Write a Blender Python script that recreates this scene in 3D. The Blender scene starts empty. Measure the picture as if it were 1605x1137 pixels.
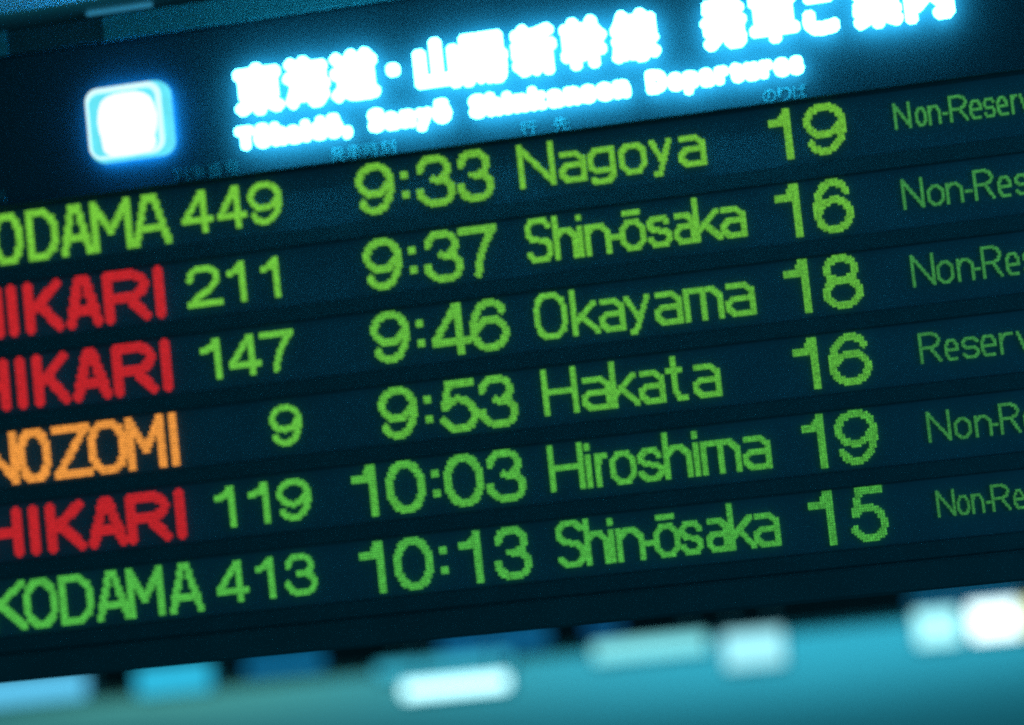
import bpy, bmesh, math, random
from mathutils import Vector, Matrix
random.seed(7)
scene = bpy.context.scene
COL = scene.collection

# ------------------------------------------------------------------ camera, world, lights, exposure
TILT = math.radians(12.0)              # the board hangs leaning forward by 12 degrees
BOARD_Z = 3.6                          # height of the board's middle above the concourse floor
BOARD = Matrix.Translation((0, 0, BOARD_Z)) @ Matrix.Rotation(TILT, 4, 'X')
CEIL_Z = 4.9

def board_point(u, v, w):              # u right, v up, w out of the board's face
    return BOARD @ Vector((u, -w, v))

cam_data = bpy.data.cameras.new('camera')
cam = bpy.data.objects.new('camera', cam_data)
COL.objects.link(cam)
CAM_R = ((0.9809681, -0.1059248, -0.1627312), (0.1173009, 0.9911628, 0.0619413), (0.1547320, -0.0798510, 0.9847242))
rows3 = [Vector(r) for r in CAM_R]
m = Matrix.Identity(4)
for i, r in enumerate(rows3):          # camera axes, board frame to world frame
    a = BOARD.to_3x3() @ Vector((r[0], -r[2], r[1]))
    for j in range(3):
        m[j][i] = a[j]
loc = board_point(1.0979983, -0.5675898, 6.8900324)
for j in range(3):
    m[j][3] = loc[j]
cam.matrix_world = m
cam_data.sensor_width = 36.0
cam_data.lens = 3500.0 / 1605.0 * 36.0
cam_data.clip_start = 0.1
cam_data.clip_end = 500.0
cam_data.dof.use_dof = True
cam_data.dof.focus_distance = 6.45
cam_data.dof.aperture_fstop = 0.54
cam_data.dof.aperture_blades = 0
cam_data.dof.aperture_ratio = 1.0
scene.camera = cam

world = bpy.data.worlds.new('World')
scene.world = world
world.use_nodes = True
wb = world.node_tree.nodes['Background']
wb.inputs['Color'].default_value = (0.03, 0.50, 0.72, 1)   # dim teal light of the station hall
wb.inputs['Strength'].default_value = 0.20

def area(name, loc, target, size, color, energy, size_y=None):
    d = bpy.data.lights.new(name, 'AREA')
    d.shape = 'RECTANGLE'; d.size = size; d.size_y = size_y or size
    d.color = color; d.energy = energy
    o = bpy.data.objects.new(name, d); COL.objects.link(o)
    o.location = loc
    o.rotation_euler = (Vector(target) - Vector(loc)).to_track_quat('-Z', 'Y').to_euler()
    return o

area('fill_right', (6.5, -3.6, 3.0), (1.6, 0, 3.4), 1.6, (0.04, 0.50, 1.0), 60)  # added fill, brightens the display windows toward the right
area('fill_left', (-1.9, 1.5, 4.1), (-1.45, 0.4, 4.9), 0.6, (0.45, 0.85, 0.85), 9)  # unseen fill added behind the board to light the near ceiling
area('fill_far', (1.5, 14.5, 1.6), (2.0, 15.5, 4.9), 9.0, (0.05, 0.66, 0.95), 270, 6.0)  # unseen fill added below the view to light the far ceiling
area('fill_far_warm', (-6.0, 13.5, 1.6), (-6.0, 14.5, 4.9), 3.0, (0.25, 0.95, 0.75), 60)  # second unseen fill, added for the left of the far ceiling

vs = scene.view_settings
vs.view_transform = 'Standard'; vs.look = 'None'; vs.exposure = 0.0; vs.gamma = 1.0
scene.cycles.use_denoising = False
scene.cycles.max_bounces = 6
scene.cycles.diffuse_bounces = 3
scene.cycles.glossy_bounces = 3
scene.cycles.sample_clamp_indirect = 6.0

# ------------------------------------------------------------------ materials
def new_mat(name):
    mt = bpy.data.materials.new(name); mt.use_nodes = True
    nt = mt.node_tree
    return mt, nt, nt.nodes['Principled BSDF'], nt.links

def surface(name, color, rough=0.5, metal=0.0, spec=0.5, vary=0.25, scale=6.0, bump=0.0, bscale=400.0):
    mt, nt, b, L = new_mat(name)
    tc = nt.nodes.new('ShaderNodeTexCoord')
    n = nt.nodes.new('ShaderNodeTexNoise'); n.inputs['Scale'].default_value = scale; n.inputs['Detail'].default_value = 6
    L.new(tc.outputs['Object'], n.inputs['Vector'])
    mx = nt.nodes.new('ShaderNodeMix'); mx.data_type = 'RGBA'
    mx.inputs[6].default_value = (*[c * (1 - vary) for c in color], 1)
    mx.inputs[7].default_value = (*[min(1, c * (1 + vary)) for c in color], 1)
    L.new(n.outputs['Fac'], mx.inputs[0]); L.new(mx.outputs[2], b.inputs['Base Color'])
    b.inputs['Roughness'].default_value = rough; b.inputs['Metallic'].default_value = metal
    b.inputs['Specular IOR Level'].default_value = spec
    if bump:
        n2 = nt.nodes.new('ShaderNodeTexNoise'); n2.inputs['Scale'].default_value = bscale; n2.inputs['Detail'].default_value = 3
        L.new(tc.outputs['Object'], n2.inputs['Vector'])
        bp = nt.nodes.new('ShaderNodeBump'); bp.inputs['Strength'].default_value = bump; bp.inputs['Distance'].default_value = 0.002
        L.new(n2.outputs['Fac'], bp.inputs['Height']); L.new(bp.outputs['Normal'], b.inputs['Normal'])
    return mt

def glowing(name, color, strength, vary=0.0, scale=140.0, base=(0.3, 0.3, 0.3), sampling='AUTO'):
    mt, nt, b, L = new_mat(name)
    b.inputs['Base Color'].default_value = (*base, 1); b.inputs['Roughness'].default_value = 0.4
    b.inputs['Emission Color'].default_value = (*color, 1)
    if vary:
        tc = nt.nodes.new('ShaderNodeTexCoord')
        n = nt.nodes.new('ShaderNodeTexNoise'); n.inputs['Scale'].default_value = scale; n.inputs['Detail'].default_value = 1
        L.new(tc.outputs['Object'], n.inputs['Vector'])
        mr = nt.nodes.new('ShaderNodeMapRange')
        mr.inputs['From Min'].default_value = 0.25; mr.inputs['From Max'].default_value = 0.75
        mr.inputs['To Min'].default_value = strength * (1 - vary); mr.inputs['To Max'].default_value = strength * (1 + vary)
        L.new(n.outputs['Fac'], mr.inputs['Value']); L.new(mr.outputs['Result'], b.inputs['Emission Strength'])
    else:
        b.inputs['Emission Strength'].default_value = strength
    mt.cycles.emission_sampling = sampling
    return mt

M = {}
LB = (.02, .02, .02)
M['cabinet'] = surface('dark_cabinet_paint', (0.030, 0.065, 0.072), 0.55, spec=0.25, bump=0.15)
M['divider'] = surface('matt_black_bar', (0.030, 0.070, 0.078), 0.6, spec=0.15, vary=0.2, scale=9, bump=0.15)
M['window'] = surface('smoked_display_face', (0.050, 0.105, 0.130), 0.45, spec=0.25, vary=0.3, scale=5, bump=0.2, bscale=140)
M['header'] = surface('navy_header_face', (0.022, 0.048, 0.060), 0.55, spec=0.12, vary=0.12, scale=5, bump=0.1)
M['trim'] = surface('teal_trim', (0.04, 0.20, 0.22), 0.5, vary=0.12, scale=8)
M['ceiling'] = surface('ceiling_paint', (0.60, 0.62, 0.60), 0.8, vary=0.12, scale=1.3, bump=0.3, bscale=60)
M['beam'] = surface('dark_beam_paint', (0.008, 0.010, 0.012), 0.6, vary=0.2, scale=2)
M['casing'] = surface('lamp_casing', (0.35, 0.37, 0.38), 0.4, vary=0.1)
M['print'] = surface('pale_blue_print', (0.05, 0.18, 0.20), 0.7, vary=0.1)
for i, c in enumerate(((.20, .64, .045), (.185, .64, .050), (.165, .63, .055), (.15, .62, .056), (.12, .60, .062), (.10, .57, .068))):
    M['led_green_%d' % (i + 1)] = glowing('green_led_bank', c, 1.10, 0.55, base=LB, sampling='NONE')
M['led_green_dim'] = glowing('green_led_fine', (0.075, 0.43, 0.085), 0.82, 0.45, base=LB, sampling='NONE')
M['led_red'] = glowing('red_led', (0.66, 0.018, 0.022), 1.05, 0.40, base=LB, sampling='NONE')
M['led_orange'] = glowing('orange_led', (1.0, 0.36, 0.055), 1.15, 0.55, base=LB, sampling='NONE')
M['lit'] = glowing('backlit_white_acrylic', (0.06, 0.62, 1.0), 30.0)
M['halo_glow'] = glowing('blue_halo_glow', (0.01, 0.34, 1.0), 60.0)  # for the added plate that makes the box's halo
M['lit_soft'] = glowing('glowing_acrylic_tray', (0.13, 0.78, 0.90), 1.0, 0.1, 20, base=(0.03, 0.08, 0.10))
M['lit_symbol'] = glowing('white_symbol_acrylic', (1.0, 1.0, 1.0), 1.05)
M['lit_core'] = glowing('bright_rim_acrylic', (0.72, 1.0, 1.0), 1.0)

# ------------------------------------------------------------------ helpers
def link(name, bm, mat, parent=None, label=None, smooth=False):
    me = bpy.data.meshes.new(name)
    bmesh.ops.recalc_face_normals(bm, faces=bm.faces)
    bm.to_mesh(me); bm.free()
    for p in me.polygons: p.use_smooth = smooth
    me.materials.append(mat)
    o = bpy.data.objects.new(name, me); COL.objects.link(o)
    if parent: o.parent = parent
    if label: o['label'] = label
    return o

def empty(name, loc, label, cat, group=None):
    o = bpy.data.objects.new(name, None); COL.objects.link(o)
    o.empty_display_size = 0.2; o.location = loc
    o['label'] = label; o['category'] = cat
    if group: o['group'] = group
    return o

def add_box(bm, x0, x1, y0, y1, z0, z1, bevel=0.0):
    r = bmesh.ops.create_cube(bm, size=1.0)
    for v in r['verts']:
        v.co = Vector((x0 + (v.co.x + .5) * (x1 - x0), y0 + (v.co.y + .5) * (y1 - y0), z0 + (v.co.z + .5) * (z1 - z0)))
    if bevel:
        es = {e for v in r['verts'] for e in v.link_edges}
        bmesh.ops.bevel(bm, geom=list(es), offset=bevel, segments=2, affect='EDGES')
    return bm

def bbox(name, mat, parent, u0, u1, v0, v1, w0, w1, bevel=0.0, label=None):   # a box in the board's frame
    return link(name, add_box(bmesh.new(), u0, u1, -w1, -w0, v0, v1, bevel), mat, parent, label)

def slab(pts, w0, w1, bevel=0.0):        # outline (u,v) extruded from w0 to w1
    bm = bmesh.new()
    a = [bm.verts.new((u, -w0, v)) for u, v in pts]
    b = [bm.verts.new((u, -w1, v)) for u, v in pts]
    n = len(pts)
    bm.faces.new(a); top = bm.faces.new(list(reversed(b)))
    for i in range(n):
        bm.faces.new((a[i], b[i], b[(i + 1) % n], a[(i + 1) % n]))
    if bevel:
        bmesh.ops.bevel(bm, geom=list(top.edges), offset=bevel, segments=3, affect='EDGES')
    return bm

def rounded(u0, u1, v0, v1, r, n=8):
    out = []
    for cx, cy, a in ((u1 - r, v1 - r, 0), (u0 + r, v1 - r, 90), (u0 + r, v0 + r, 180), (u1 - r, v0 + r, 270)):
        for k in range(n + 1):
            t = math.radians(a + 90 * k / n)
            out.append((cx + r * math.cos(t), cy + r * math.sin(t)))
    return out

# text as real solid letters, from Blender's own built-in typeface
_glyphs = {}
def glyph(ch, offset, depth):
    key = (ch, offset, depth)
    if key not in _glyphs:
        c = bpy.data.curves.new('text', 'FONT'); c.body = ch; c.size = 1.0
        c.offset = offset; c.extrude = depth / 2; c.resolution_u = 4
        o = bpy.data.objects.new('text', c); COL.objects.link(o)
        bpy.context.view_layer.update()
        me = bpy.data.meshes.new_from_object(o.evaluated_get(bpy.context.evaluated_depsgraph_get()))
        bpy.data.objects.remove(o); bpy.data.curves.remove(c)
        xs = [v.co.x for v in me.vertices]; ys = [v.co.y for v in me.vertices]
        _glyphs[key] = (me, min(xs), max(xs), min(ys), max(ys))
    return _glyphs[key]

def letter(name, ch, parent, mat, u0, su, v_base, sv, w, offset, depth, left=None, flip=True):
    src, x0, x1, y0, y1 = glyph(ch, offset, depth)
    me = src.copy(); me.name = name
    lx = x0 if left is None else left
    for v in me.vertices:
        x, y, z = v.co
        v.co = (u0 + (x - lx) * su, -(w + z * 1.0), v_base + y * sv)
    me.materials.clear(); me.materials.append(mat)
    o = bpy.data.objects.new(name, me); COL.objects.link(o); o.parent = parent
    return o
ROWS = {
 'name': [
   [('K',-1765,-1659),('O',-1654,-1544),('D',-1533,-1424),('A',-1415,-1312),('M',-1308,-1174),('A',-1171,-1048)] ,
   [('H',-1756,-1637),('I',-1621,-1584),('K',-1564,-1433),('A',-1422,-1296),('R',-1290,-1132),('I',-1134,-1080)] ,
   [('H',-1760,-1639),('I',-1619,-1575),('K',-1551,-1432),('A',-1419,-1293),('R',-1284,-1138),('I',-1129,-1080)] ,
   [('N',-1771,-1633),('O',-1631,-1517),('Z',-1511,-1383),('O',-1391,-1264),('M',-1264,-1135),('I',-1127,-1082)] ,
   [('H',-1764,-1635),('I',-1616,-1572),('K',-1557,-1425),('A',-1414,-1287),('R',-1283,-1137),('I',-1127,-1076)] ,
   [('K',-1771,-1647),('O',-1651,-1538),('D',-1530,-1420),('A',-1409,-1299),('M',-1304,-1182),('A',-1167,-1054)] ,
 ],
 'number': [
   [('4',-1008,-898),('4',-890,-787),('9',-781,-671)] ,
   [('2',-1014,-892),('1',-877,-807),('1',-762,-695)] ,
   [('1',-988,-912),('4',-892,-786),('7',-786,-679)] ,
   [('9',-785,-674)] ,
   [('1',-989,-912),('1',-874,-801),('9',-782,-671)] ,
   [('4',-1004,-898),('1',-877,-806),('3',-779,-676)] ,
 ],
 'time': [
   [('9',-424,-299),(':',-282,-245),('3',-230,-106),('3',-100,19)] ,
   [('9',-426,-297),(':',-285,-247),('3',-229,-109),('7',-111,10)] ,
   [('9',-426,-299),(':',-283,-247),('4',-229,-108),('6',-108,17)] ,
   [('9',-428,-299),(':',-285,-250),('5',-229,-106),('3',-104,18)] ,
   [('1',-535,-452),('0',-426,-298),(':',-285,-251),('0',-236,-113),('3',-107,19)] ,
   [('1',-535,-450),('0',-426,-298),(':',-286,-251),('1',-218,-139),('3',-104,15)] ,
 ],
 'destination': [
   [('N',99,216),('a',230,315),('g',323,410),('o',420,505),('y',517,589),('a',607,693)] ,
   [('S',100,182),('h',186,261),('i',259,283),('n',285,370),('-',370,396),('ō',400,478),('s',486,561),('a',567,638),('k',630,716),('a',710,793)] ,
   [('O',103,208),('k',218,305),('a',303,388),('y',388,466),('a',480,566),('m',570,693),('a',701,791)] ,
   [('H',99,214),('a',225,315),('k',315,403),('a',401,487),('t',489,555),('a',569,658)] ,
   [('H',94,206),('i',204,233),('r',241,281),('o',285,369),('s',375,454),('h',454,542),('i',542,569),('m',573,696),('a',697,788)] ,
   [('S',98,180),('h',184,258),('i',254,278),('n',280,366),('-',362,396),('ō',396,481),('s',477,550),('a',558,627),('k',627,709),('a',704,784)] ,
 ],
 'platform': [
   [('1',890,967),('9',998,1129)] ,
   [('1',888,967),('6',998,1119)] ,
   [('1',888,966),('8',999,1124)] ,
   [('1',886,966),('6',995,1123)] ,
   [('1',884,965),('9',987,1114)] ,
   [('1',879,961),('5',996,1113)] ,
 ],
 'remark': [
   [('N',1273,1327),('o',1339,1374),('n',1380,1416),('-',1420,1437),('R',1443,1499),('e',1505,1541),('s',1547,1580),('e',1585,1620),('r',1626,1650),('v',1654,1689),('e',1694,1729),('d',1734,1770)] ,
   [('N',1272,1338),('o',1347,1397),('n',1405,1457),('-',1461,1482),('R',1486,1547),('e',1556,1600),('s',1608,1650),('e',1658,1703),('r',1711,1749)] ,
   [('N',1270,1340),('o',1346,1399),('n',1407,1459),('-',1461,1480),('R',1484,1545),('e',1554,1598),('s',1606,1649),('e',1657,1702)] ,
   [('R',1267,1332),('e',1342,1386),('s',1394,1443),('e',1451,1497),('r',1508,1550),('v',1558,1607),('e',1614,1660)] ,
   [('N',1264,1333),('o',1340,1392),('n',1401,1453),('-',1454,1475),('R',1479,1540),('e',1549,1593),('s',1600,1646)] ,
   [('N',1262,1317),('o',1323,1361),('n',1365,1405),('-',1407,1424),('R',1427,1481),('e',1488,1524),('s',1530,1562),('e',1567,1601)] ,
 ],
}

# ------------------------------------------------------------------ the departure board
board = empty('departure_board', (0, 0, BOARD_Z), 'large dark electronic train departure board with lit header and six rows of glowing text', 'departure board')
board.rotation_euler = (TILT, 0, 0)
UL, UR = -2.35, 2.15
bbox('cabinet', M['cabinet'], board, UL, UR, -0.835, 1.275, -0.42, -0.012, 0.006)
bbox('lower_edge', M['cabinet'], board, UL, UR, -0.845, -0.752, -0.010, 0.020, 0.008)
bbox('upper_edge', M['cabinet'], board, UL, UR, 1.19, 1.27, -0.010, 0.012, 0.004)
for a, b in ((UL, -1.532), (-1.206, 0.35), (0.354, UR)):
    bbox('trim_panel', M['trim'], board, a, b, 1.188, 1.272, 0.0125, 0.020, 0.003, 'teal grey upper trim panel')
header = bbox('header_panel', M['header'], board, UL, UR, 0.692, 1.186, -0.010, 0.000, 0.002)

def base_v(r):                          # baseline of display row r = 1..6
    return 0.51025 - 0.2381 * (r - 1)

bbox('spill_baffle', M['divider'], board, UL, UR, .6905, .6945, 0.0005, 0.026, 0.001)  # added ledge, keeps the header letters' light off the first row
# dark divider bars between the display windows
for r in range(0, 7):
    if r == 0:
        v0, v1 = base_v(1) + 0.172, 0.690
    else:
        v1 = base_v(r) - 0.018
        v0 = v1 - 0.050 if r < 6 else -0.750
    bbox('divider_bar', M['divider'], board, UL, UR, v0, v1, -0.010, 0.010, 0.0035)

# ---- the dot-matrix alphabet: strokes in a unit cell (x 0..1, y 0..1 = cap height); 'c' curves, 'l' lines
def flip(st): return [(k, [(1 - x, 1 - y) for x, y in p]) for k, p in st]
def ring(x0, x1, y0, y1, sq=1.0):
    out = []
    for k in range(25):
        t = 2 * math.pi * k / 24
        c, s = math.cos(t), math.sin(t)
        out.append(((x0 + x1) / 2 + (x1 - x0) / 2 * math.copysign(abs(c) ** sq, c), (y0 + y1) / 2 + (y1 - y0) / 2 * math.copysign(abs(s) ** sq, s)))
    return ('l', out)
X = 0.68
G = {
 '0': [ring(0, 1, 0, 1, .85)],
 '1': [('l', [(.0, .77), (.45, .80), (.80, .98)]), ('l', [(.92, .0), (.92, 1)]), ('l', [(.80, .9), (.92, 1)])],
 '2': [('c', [(.03, .70), (.10, .88), (.28, .99), (.52, 1), (.80, .95), (.95, .80), (.92, .60), (.68, .40), (.30, .22), (.04, .02)]), ('l', [(.02, 0), (1, 0)])],
 '3': [('c', [(.05, .76), (.14, .92), (.32, 1), (.55, 1), (.80, .95), (.92, .78), (.86, .62), (.66, .53), (.44, .53)]), ('c', [(.66, .53), (.90, .44), (1, .27), (.92, .09), (.70, 0), (.42, 0), (.18, .05), (.04, .17), (.01, .28)])],
 '4': [('l', [(.74, 0), (.74, 1)]), ('l', [(.70, 1), (.0, .28)]), ('l', [(0, .25), (1, .25)])],
 '5': [('l', [(.90, 1), (.22, 1), (.10, .50)]), ('c', [(.10, .50), (.30, .61), (.54, .64), (.82, .56), (.98, .34), (.92, .12), (.72, .01), (.48, 0), (.20, .04), (.02, .20)])],
 '7': [('l', [(0, 1), (1, 1)]), ('c', [(.98, .98), (.74, .70), (.52, .36), (.42, 0)])],
 '8': [ring(.08, .92, .53, 1, .9), ring(0, 1, 0, .53, .9)],
 ':': [('l', [(.5, .70), (.52, .70)]), ('l', [(.5, .30), (.52, .30)])],
 '-': [('l', [(0, .33), (1, .33)])],
 'A': [('l', [(0, 0), (.38, 1), (.62, 1), (1, 0)]), ('l', [(.12, .30), (.88, .30)])],
 'D': [('l', [(0, 0), (0, 1), (.55, 1), (.88, .86), (1, .65), (1, .35), (.88, .14), (.55, 0), (0, 0)])],
 'H': [('l', [(0, 0), (0, 1)]), ('l', [(1, 0), (1, 1)]), ('l', [(0, .50), (1, .50)])],
 'I': [('l', [(.5, 0), (.5, 1)])],
 'K': [('l', [(0, 0), (0, 1)]), ('l', [(1, 1), (.06, .42)]), ('l', [(.32, .58), (1, 0)])],
 'M': [('l', [(0, 0), (0, 1), (.5, .36), (1, 1), (1, 0)])],
 'N': [('l', [(0, 0), (0, 1), (1, 0), (1, 1)])],
 'O': [('l', [(.30, 0), (.70, 0), (.93, .14), (1, .35), (1, .65), (.93, .86), (.70, 1), (.30, 1), (.07, .86), (0, .65), (0, .35), (.07, .14), (.30, 0)])],
 'R': [('l', [(0, 0), (0, 1), (.68, 1), (.93, .90), (1, .75), (.93, .60), (.68, .48), (0, .48)]), ('l', [(.52, .48), (1, 0)])],
 'S': [('l', [(.97, .85), (.78, 1), (.22, 1), (.03, .86), (.03, .66), (.22, .53), (.78, .50), (.97, .36), (.97, .14), (.78, 0), (.22, 0), (.03, .15)])],
 'Z': [('l', [(0, 1), (1, 1), (0, 0), (1, 0)])],
 'a': [('l', [(.10, X), (.68, X), (.97, .54), (.97, 0)]), ('l', [(.97, .38), (.26, .38), (.02, .26), (.02, .12), (.26, 0), (.97, 0)])],
 'd': [('l', [(1, 0), (1, 1)]), ('l', [(1, X), (.25, X), (0, .52), (0, .16), (.25, 0), (1, 0)])],
 'e': [('l', [(.03, .34), (.97, .34), (.97, .50), (.74, X), (.26, X), (.03, .50), (.03, .18), (.26, 0), (.92, .02)])],
 'g': [('l', [(1, X), (.24, X), (.02, .54), (.02, .26), (.24, .12), (1, .12)]), ('l', [(1, X), (1, -.02), (.78, -.15), (.18, -.15), (.05, -.08)])],
 'h': [('l', [(0, 0), (0, 1)]), ('l', [(0, .50), (.30, X), (.70, X), (1, .52), (1, 0)])],
 'i': [('l', [(.5, 0), (.5, X)]), ('l', [(.5, .93), (.5, .97)])],
 'k': [('l', [(.02, 0), (.02, 1)]), ('l', [(.95, X), (.10, .26)]), ('l', [(.35, .40), (1, 0)])],
 'm': [('l', [(0, 0), (0, X), (.78, X), (1, .52), (1, 0)]), ('l', [(.5, X), (.5, 0)])],
 'n': [('l', [(0, 0), (0, X)]), ('l', [(0, .48), (.30, X), (.70, X), (1, .50), (1, 0)])],
 'o': [('l', [(.28, 0), (.72, 0), (1, .18), (1, .50), (.72, X), (.28, X), (0, .50), (0, .18), (.28, 0)])],
 'r': [('l', [(0, 0), (0, X)]), ('l', [(0, .42), (.42, X), (1, X)])],
 's': [('l', [(.95, .56), (.76, X), (.24, X), (.04, .56), (.04, .46), (.24, .36), (.76, .34), (.97, .24), (.97, .12), (.76, 0), (.24, 0), (.03, .12)])],
 't': [('l', [(.36, .96), (.36, .16), (.58, 0), (.98, .02)]), ('l', [(0, X), (.80, X)])],
 'v': [('l', [(0, X), (.5, 0), (1, X)])],
 'y': [('l', [(0, X), (.5, .16)]), ('l', [(1, X), (.48, .02), (.28, -.14), (.14, -.14)])],
}
G['˙'], G['.'] = [G[':'][0]], [G[':'][1]]
G['6'] = [('c', [(.94, .80), (.80, .94), (.54, 1), (.28, .93), (.08, .72), (.0, .42), (.06, .18), (.24, .04), (.50, 0), (.80, .06), (.98, .24), (.97, .40), (.80, .57), (.52, .62), (.24, .55), (.05, .38)])]
G['9'] = flip(G['6'])
G['ō'] = G['o'] + [('l', [(.16, .92), (.84, .92)])]

def catmull(p, n=6):
    q = [p[0]] + list(p) + [p[-1]]; out = []
    for i in range(1, len(q) - 2):
        a, b, c, d = q[i - 1], q[i], q[i + 1], q[i + 2]
        for k in range(n):
            t = k / n
            out.append(tuple(.5 * ((2 * b[j]) + (-a[j] + c[j]) * t + (2 * a[j] - 5 * b[j] + 4 * c[j] - d[j]) * t * t + (-a[j] + 3 * b[j] - 3 * c[j] + d[j]) * t ** 3) for j in (0, 1)))
    out.append(p[-1])
    return out

def seg_dist(px, py, a, b):
    dx, dy = b[0] - a[0], b[1] - a[1]
    L2 = dx * dx + dy * dy
    t = 0 if L2 == 0 else max(0, min(1, ((px - a[0]) * dx + (py - a[1]) * dy) / L2))
    return math.hypot(px - a[0] - t * dx, py - a[1] - t * dy)

def led_character(ch, parent, mat, u0, u1, vb, cap, stroke, pitch, label=None):
    """one character: every lit lamp is a small raised lens on the dot grid"""
    # stroke is a whole number of lamps; strokes are laid on the lamp grid
    n = stroke; hs = n * pitch * .495
    off = pitch / 2 if n % 2 == 0 else 0.0
    snap = lambda q: round((q - off) / pitch) * pitch + off
    half = n * pitch / 2
    x0, x1 = u0 + half, u1 - half
    if ch in 'Ii˙.': x0 = x1 = (u0 + u1) / 2
    lo, hi = vb + half, vb + cap - half
    x0, x1, lo, hi = snap(x0), snap(x1), snap(lo), snap(hi)
    lines = []
    for kind, pts in G[ch]:
        pts = [(x0 + x * (x1 - x0), lo + y * (hi - lo)) for x, y in pts]
        if kind == 'l' and ch not in '08': pts = [(snap(x), snap(y)) for x, y in pts]
        lines.append(catmull(pts) if kind == 'c' else pts)
    if ch in '˙.': hs = hs * 1.25
    verts, faces = [], []
    i0, i1 = math.floor((u0 - .02) / pitch), math.ceil((u1 + .02) / pitch)
    j0, j1 = math.floor((vb - cap * .3) / pitch), math.ceil((vb + cap * 1.1) / pitch)
    ro, ri = pitch * .40, pitch * .26
    for i in range(i0, i1 + 1):
        for j in range(j0, j1 + 1):
            x, y = i * pitch, j * pitch
            if any(seg_dist(x, y, l[k], l[k + 1]) <= hs for l in lines for k in range(len(l) - 1)):
                b = len(verts)
                for rr, w in ((ro, .0002), (ro * .96, .0085), (ri, .0110)):
                    for k in range(6):
                        t = math.pi / 3 * k
                        verts.append((x + rr * math.cos(t), -w, y + rr * math.sin(t)))
                faces.append(tuple(b + 12 + k for k in range(6)))
                for k in range(6):
                    for s in (0, 6):
                        faces.append((b + s + k, b + s + (k + 1) % 6, b + s + 6 + (k + 1) % 6, b + s + 6 + k))
    me = bpy.data.meshes.new('led_character'); me.from_pydata(verts, [], faces); me.materials.append(mat)
    o = bpy.data.objects.new('colon_dot' if ch in '˙.' else 'led_character', me); COL.objects.link(o); o.parent = parent
    if label: o['label'] = label
    return o

STYLE = {  # cap height, stroke, dot pitch, baseline lift
 'name': (.166, 3, .0076, -.003), 'number': (.133, 3, .0066, .017), 'time': (.163, 3, .0078, 0.0),
 'destination': (.142, 3, .0058, .018), 'platform': (.164, 3, .0076, 0.0), 'remark': (.096, 2, .0047, .040)}
for r in range(1, 7):
    b = base_v(r)
    win = bbox('display_window', M['window'], board, UL, UR, b - 0.0165, b + 0.1705 if r == 1 else b + 0.1685, -0.010, 0.000)
    for field, rows in ROWS.items():
        cap, stroke, pitch, lift = STYLE[field]
        mat, lab = M['led_green_%d' % r], None
        if field == 'name' and r in (2, 3, 5): mat, stroke, pitch, lab = M['led_red'], 4, .0082, 'red glowing letter'
        if field == 'name' and r == 4: mat, stroke, pitch, lab = M['led_orange'], 3, .0086, 'orange glowing letter'
        if field == 'remark':
            mat = M['led_green_dim']
            if r in (1, 6): cap, lift, pitch = .080, .052, .0043
        for ch, a, c in rows[r - 1]:
            for part in ('˙.' if ch == ':' else ch):
                led_character(part, win, mat, a / 1000, c / 1000, b + lift, cap, stroke, pitch, lab)

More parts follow.
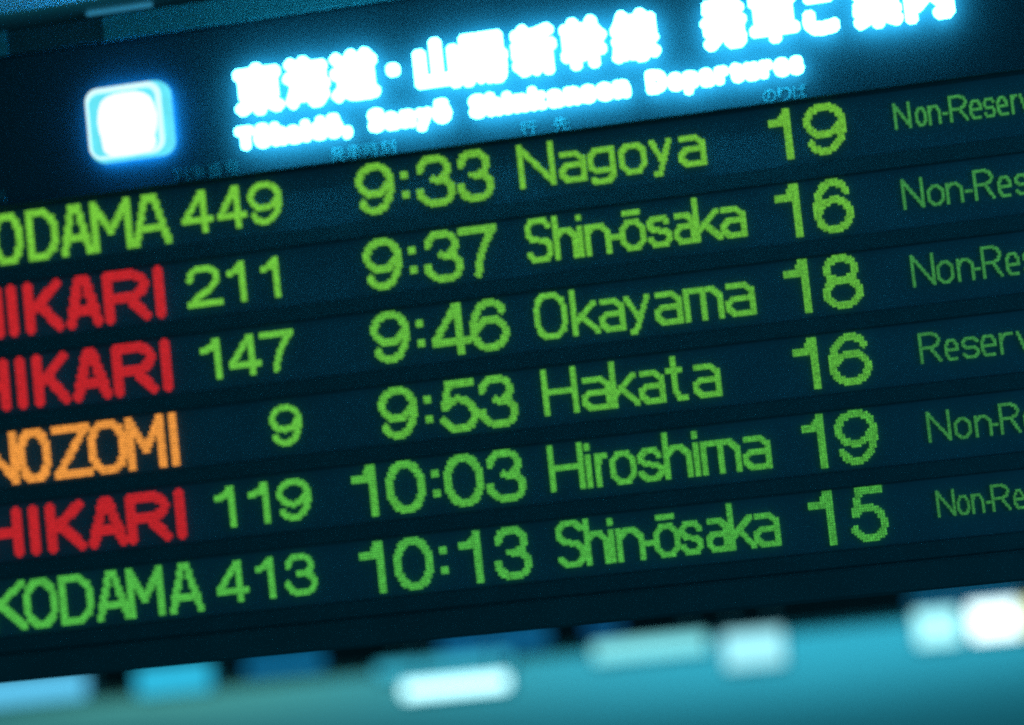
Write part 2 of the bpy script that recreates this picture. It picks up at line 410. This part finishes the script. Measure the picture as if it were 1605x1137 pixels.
# ---- header writing: solid back-lit letters standing off the panel
W0 = .040
import numpy as np
STEP = .0022
def bold_letter(ch, u0, u1, v0, v1, grow, box=None):  # grow widens the strokes to stand for the bloom of the lit letters
    """a bold lit letter with its bloom built into the shape: the glyph is widened by 'grow' metres all round and given depth"""
    src, x0, x1, y0, y1 = glyph(ch, 0.0, .01)
    sx, sy = (u1 - u0 - 2 * grow) / (x1 - x0), (v1 - v0 - 2 * grow) / (y1 - y0)
    nx, ny = int((u1 - u0) / STEP) + 3, int((v1 - v0) / STEP) + 3
    gx = (np.arange(nx) + .5) * STEP; gy = (np.arange(ny) + .5) * STEP
    XX, YY = np.meshgrid(gx, gy, indexing='ij')
    ink = np.zeros((nx, ny), bool)
    zt = max(v.co.z for v in src.vertices) - 1e-5
    src.calc_loop_triangles()
    for tr in src.loop_triangles:
        p = [src.vertices[k].co for k in tr.vertices]
        if min(q.z for q in p) < zt: continue
        a, bb, c = [((q.x - x0) * sx + grow + STEP, (q.y - y0) * sy + grow + STEP) for q in p]
        area2 = (bb[0] - a[0]) * (c[1] - a[1]) - (bb[1] - a[1]) * (c[0] - a[0])
        if abs(area2) < 1e-12: continue
        s = 1 if area2 > 0 else -1
        def e(p, q): return s * ((q[0] - p[0]) * (YY - p[1]) - (q[1] - p[1]) * (XX - p[0])) >= -1e-7
        ink |= e(a, bb) & e(bb, c) & e(c, a)
    R_ = int(math.ceil(grow / STEP)); big = ink.copy()
    for di in range(-R_, R_ + 1):
        for dj in range(-R_, R_ + 1):
            if math.hypot(di, dj) * STEP <= grow:
                sh = np.zeros_like(ink)
                sh[max(0, di):nx + min(0, di), max(0, dj):ny + min(0, dj)] = ink[max(0, -di):nx + min(0, -di), max(0, -dj):ny + min(0, -dj)]
                big |= sh
    verts, faces, vid = [], [], {}
    def V(i, j, k):
        if (i, j, k) not in vid:
            vid[(i, j, k)] = len(verts)
            verts.append((u0 + (i - .5) * STEP, -(W0 + k * .014), v0 + (j - .5) * STEP))
        return vid[(i, j, k)]
    big = np.pad(big, 1)
    for i, j in zip(*np.nonzero(big)):
        i, j = int(i), int(j)
        faces.append((V(i, j, 1), V(i, j + 1, 1), V(i + 1, j + 1, 1), V(i + 1, j, 1)))
        faces.append((V(i, j, 0), V(i + 1, j, 0), V(i + 1, j + 1, 0), V(i, j + 1, 0)))
        if not big[i - 1, j]: faces.append((V(i, j, 0), V(i, j + 1, 0), V(i, j + 1, 1), V(i, j, 1)))
        if not big[i + 1, j]: faces.append((V(i + 1, j, 0), V(i + 1, j, 1), V(i + 1, j + 1, 1), V(i + 1, j + 1, 0)))
        if not big[i, j - 1]: faces.append((V(i, j, 0), V(i, j, 1), V(i + 1, j, 1), V(i + 1, j, 0)))
        if not big[i, j + 1]: faces.append((V(i, j + 1, 0), V(i + 1, j + 1, 0), V(i + 1, j + 1, 1), V(i, j + 1, 1)))
    me = bpy.data.meshes.new('lit_character'); me.from_pydata(verts, [], faces); me.materials.append(M['lit'])
    o = bpy.data.objects.new('lit_character', me); COL.objects.link(o); o.parent = header
    return o

def title_glyph(ch, u0, u1, vc):
    src, x0, x1, y0, y1 = glyph(ch, 0.0, .01)
    if ch == '・': bold_letter(ch, u0 + .001, u1 - .001, vc - .022, vc + .022, .010)
    else:
        hh = min(.166, .158 / .88 * (y1 - y0) + .012) / 2
        vcc = vc + ((y0 + y1) / 2 - .38) * .16
        bold_letter(ch, u0 + .002, u1 - .002, vcc - hh, vcc + hh, .0140)
for ch, a, c, vc in (('東',-786,-621,954),('海',-621,-467,953),('道',-467,-305,952),('・',-284,-237,955),('山',-194,-42,951),('陽',-43,112,952),('新',118,269,950),('幹',276,429,952),('線',435,592,949),('発',715,866,946),('車',866,1024,948),('ご',1030,1165,950),('案',1182,1339,947),('内',1340,1494,950)):
    title_glyph(ch, a / 1000, c / 1000, .952)

def word(text, u0, u1, v_base, cap, grow=.0112):
    gs = [glyph(ch, 0.0, .01) for ch in text]
    _, _, _, cy0, cy1 = glyph('D', 0.0, .01)
    sv = (cap - 2 * grow) / (cy1 - cy0)
    gap = -.0012
    tot = sum(g[2] - g[1] for g in gs)
    su = (u1 - u0 - 2 * grow * len(gs) - gap * (len(gs) - 1)) / tot
    x = u0
    for ch, g in zip(text, gs):
        wd = (g[2] - g[1]) * su + 2 * grow
        bold_letter(ch, x, x + wd, v_base + grow + (g[3] - cy0) * sv - grow, v_base + 2 * grow + (g[4] - cy0) * sv, grow)
        x += wd + gap
for tx, a, c in (('Tōkaidō,', -.793, -.411), ('Sanyō', -.357, -.088), ('Shinkansen', -.030, .481), ('Departures', .531, 1.020)):
    word(tx, a, c, .762, .074)

# small printed column headings under the header
def heading(chars, vc, h):
    for ch, a, c in chars:
        src, x0, x1, y0, y1 = glyph(ch, 0.0, .002)
        s = h / .9
        sx = (c - a) / (x1 - x0)
        letter('printed_character', ch, header, M['print'], a, sx, vc - (y0 + y1) / 2 * s, s, .0022, 0.0, .002)
def spread(t, a, c, g=.006):
    n = len(t); wd = (c - a - g * (n - 1)) / n
    return [(ch, a + i * (wd + g), a + i * (wd + g) + wd) for i, ch in enumerate(t)]
heading(spread('列車番号', -1.022, -.800), .722, .044)
heading(spread('発車時刻', -.498, -.284), .720, .044)
heading(spread('行', .122, .172) + spread('先', .226, .278), .719, .044)
heading(spread('のりば', .886, 1.022), .718, .048)
heading(spread('列車名', -1.76, -1.592), .730, .044)

# ---- the lit train pictogram box
def add(name, bm, mat, parent=None, label=None):
    return link(name, bm, mat, parent, label)
sign = add('pictogram_box', slab(rounded(-1.276, -.996, .788, 1.030, .045), .022, .050, .006), M['lit_soft'], board, 'glowing cyan rounded box with a train front symbol')
add('halo_plate', slab(rounded(-1.262, -1.012, .802, 1.018, .035), .004, .0215), M['halo_glow'], sign)  # hidden glowing plate added to throw a blue halo round the box
def frame_bm(o, i, w0, w1):
    bm = bmesh.new(); n = len(o)
    vs_ = [[bm.verts.new((u, -w, v)) for u, v in p] for p, w in ((o, w0), (o, w1), (i, w1), (i, w0))]
    for k in range(4):
        A, B = vs_[k], vs_[(k + 1) % 4]
        for q in range(n):
            bm.faces.new((A[q], A[(q + 1) % n], B[(q + 1) % n], B[q]))
    return bm
add('bright_rim', frame_bm(rounded(-1.274, -1.022, .796, 1.027, .042), rounded(-1.268, -1.038, .804, 1.012, .036), .0505, .060), M['lit_core'], sign)
c0 = -1.140
half = [(0, .998), (.030, .997), (.054, .990), (.070, .977), (.080, .952), (.085, .920), (.083, .884), (.077, .862), (.074, .855), (.077, .838), (.072, .820), (.055, .808), (0, .804)]
half = [(x * 1.15, .901 + (y - .901) * 1.05) for x, y in half]
pts = [(c0 + x, y) for x, y in half] + [(c0 - x, y) for x, y in reversed(half[1:-1])]
add('train_symbol', slab(pts, .0505, .066, .004), M['lit_symbol'], sign)

# ------------------------------------------------------------------ the hall behind
bm = add_box(bmesh.new(), -40, 40, -9, 60, CEIL_Z, CEIL_Z + .2)
ceil = add('ceiling', bm, M['ceiling']); ceil['kind'] = 'structure'

def ray(px, py):                        # direction in the world of a point of the view
    d = cam.matrix_world.to_3x3() @ Vector(((px - 802.5) / 3500, -(py - 568.5) / 3500, -1))
    return d
CAM = Vector(loc)
def on_z(px, py, z):
    d = ray(px, py); return CAM + d * ((z - CAM.z) / d.z)
def on_y(px, py, y):
    d = ray(px, py); return CAM + d * ((y - CAM.y) / d.y)
def light_box(name, label, cat, rect, mat, y, group=None, depth=.16, hang=True, tops=None):
    x0, y0, x1, y1 = rect
    xm = (x0 + x1) / 2
    sl = -.118
    a = on_y(x0, (y0 + y1) / 2 - sl * 0, y); b = on_y(x1, (y0 + y1) / 2, y)
    t = on_y(xm, y0, y).z; q = on_y(xm, y1, y).z
    xa, xb = a.x, b.x
    e = empty(name, ((xa + xb) / 2, y, q), label, cat, group)
    hx, h = (xb - xa) / 2, t - q
    add('casing', add_box(bmesh.new(), -hx - .02, hx + .02, .0, depth, -.02, h + .02, .01), M['casing'], e)
    add('diffuser', add_box(bmesh.new(), -hx, hx, -.02, -.002, 0, h, .008), mat, e)
    gap = CEIL_Z - (t + .02)
    if hang and gap > .01:
        for s in (-.7, .7):
            add('hanger', add_box(bmesh.new(), s * hx - .012, s * hx + .012, depth / 2 - .012, depth / 2 + .012, h + .021, h + .02 + gap), M['casing'], e)
    return e

def lamp_mat(name, c, s=1.0): return glowing(name, c, s, base=(.3, .35, .4))
grp = 'lit boxes hanging from the far ceiling'
YF = 10.2
light_box('light_box', 'pale blue lit box with a lilac tint at the far left under the board', 'light box', (-60, 1066, 135, 1100), lamp_mat('pale_blue_lamp', (.13, .62, .95)), YF, grp)
light_box('light_box', 'saturated cyan lit box, second from the left under the board', 'light box', (215, 1045, 330, 1084), lamp_mat('cyan_lamp', (.03, .52, .78)), YF, grp)
light_box('light_box', 'pale cyan lit box behind the long white tube lamp', 'light box', (590, 1034, 800, 1052), lamp_mat('soft_cyan_lamp', (.05, .50, .66)), YF + .25, grp)
light_box('tube_light', 'brilliant white long tube lamp below the middle of the board', 'lamp', (632, 1065, 796, 1086), lamp_mat('white_tube_lamp', (.50, .95, 1.0), 2.6), YF, None)
light_box('light_box', 'wide bright cyan lit box right of the white tube lamp', 'light box', (930, 1003, 1108, 1028), lamp_mat('bright_cyan_lamp', (.30, 1.0, 1.05)), YF, grp)
light_box('light_box', 'small pale cyan lit box beside the wide cyan one', 'light box', (1135, 990, 1228, 1044), lamp_mat('pale_cyan_lamp', (.42, 1.0, 1.1)), YF, grp)
light_box('light_box', 'squarish white cyan lit box, second from the right under the board', 'light box', (1435, 957, 1503, 1010), lamp_mat('white_cyan_lamp', (.42, 1.0, 1.05), 1.35), YF, grp)
light_box('light_box', 'brilliant white lit box at the far right under the board', 'light box', (1520, 945, 1600, 1000), lamp_mat('brilliant_white_lamp', (.75, 1.0, 1.0), 2.4), YF, grp)
light_box('light_box', 'narrow yellow lit box at the right edge of the view', 'light box', (1603, 938, 1660, 995), lamp_mat('yellow_lamp', (.75, .72, .10), 1.0), YF - .3, grp)

yb = 10.65
z_low = on_y(800, 1026, yb).z
beam = add('ceiling_beam', add_box(bmesh.new(), -12, 12, yb, yb + .35, z_low, CEIL_Z, .01), M['beam'])
beam['label'] = 'long dark ceiling beam running crosswise behind the board bottom'; beam['category'] = 'beam'
def dim_panel(label, rect, c):  # glowing panels put on the beam for the dim blue patches
    x0, y0, x1, y1 = rect; y = yb - .03
    t = on_y((x0 + x1) / 2, y0, y).z; q = on_y((x0 + x1) / 2, y1, y).z
    xa, xb = on_y(x0, (y0 + y1) / 2, y).x, on_y(x1, (y0 + y1) / 2, y).x
    o = add('beam_panel', add_box(bmesh.new(), xa, xb, y, yb - .002, q, t, .008), lamp_mat('dim_blue_glow', c))
    o['label'] = label; o['category'] = 'sign'; o['group'] = 'dim blue glowing panels on the far beam'
dim_panel('dim blue glowing panel on the far beam left of the white tube lamp', (385, 1030, 505, 1052), (.004, .15, .34))
dim_panel('long dim blue glowing panel on the far beam above the white tube lamp', (690, 990, 858, 1018), (.003, .10, .25))
dim_panel('small deep blue glowing panel on the far beam right of the long dim one', (918, 972, 972, 993), (.002, .07, .22))
dim_panel('faint blue glowing panel on the far beam above the white boxes at right', (1425, 922, 1600, 942), (.003, .09, .20))

# thin glowing strip put on the ceiling just over the board's top
p, q = on_z(135, 31, CEIL_Z - .03), on_z(238, 14, CEIL_Z - .03)
st = add('glow_strip', add_box(bmesh.new(), p.x, q.x, p.y - .004, p.y + .006, CEIL_Z - .018, CEIL_Z - .003, .004), lamp_mat('strip_glow', (.02, .15, .25)))
st['label'] = 'thin pale blue glowing strip on the ceiling over the top left of the board'; st['category'] = 'lamp'
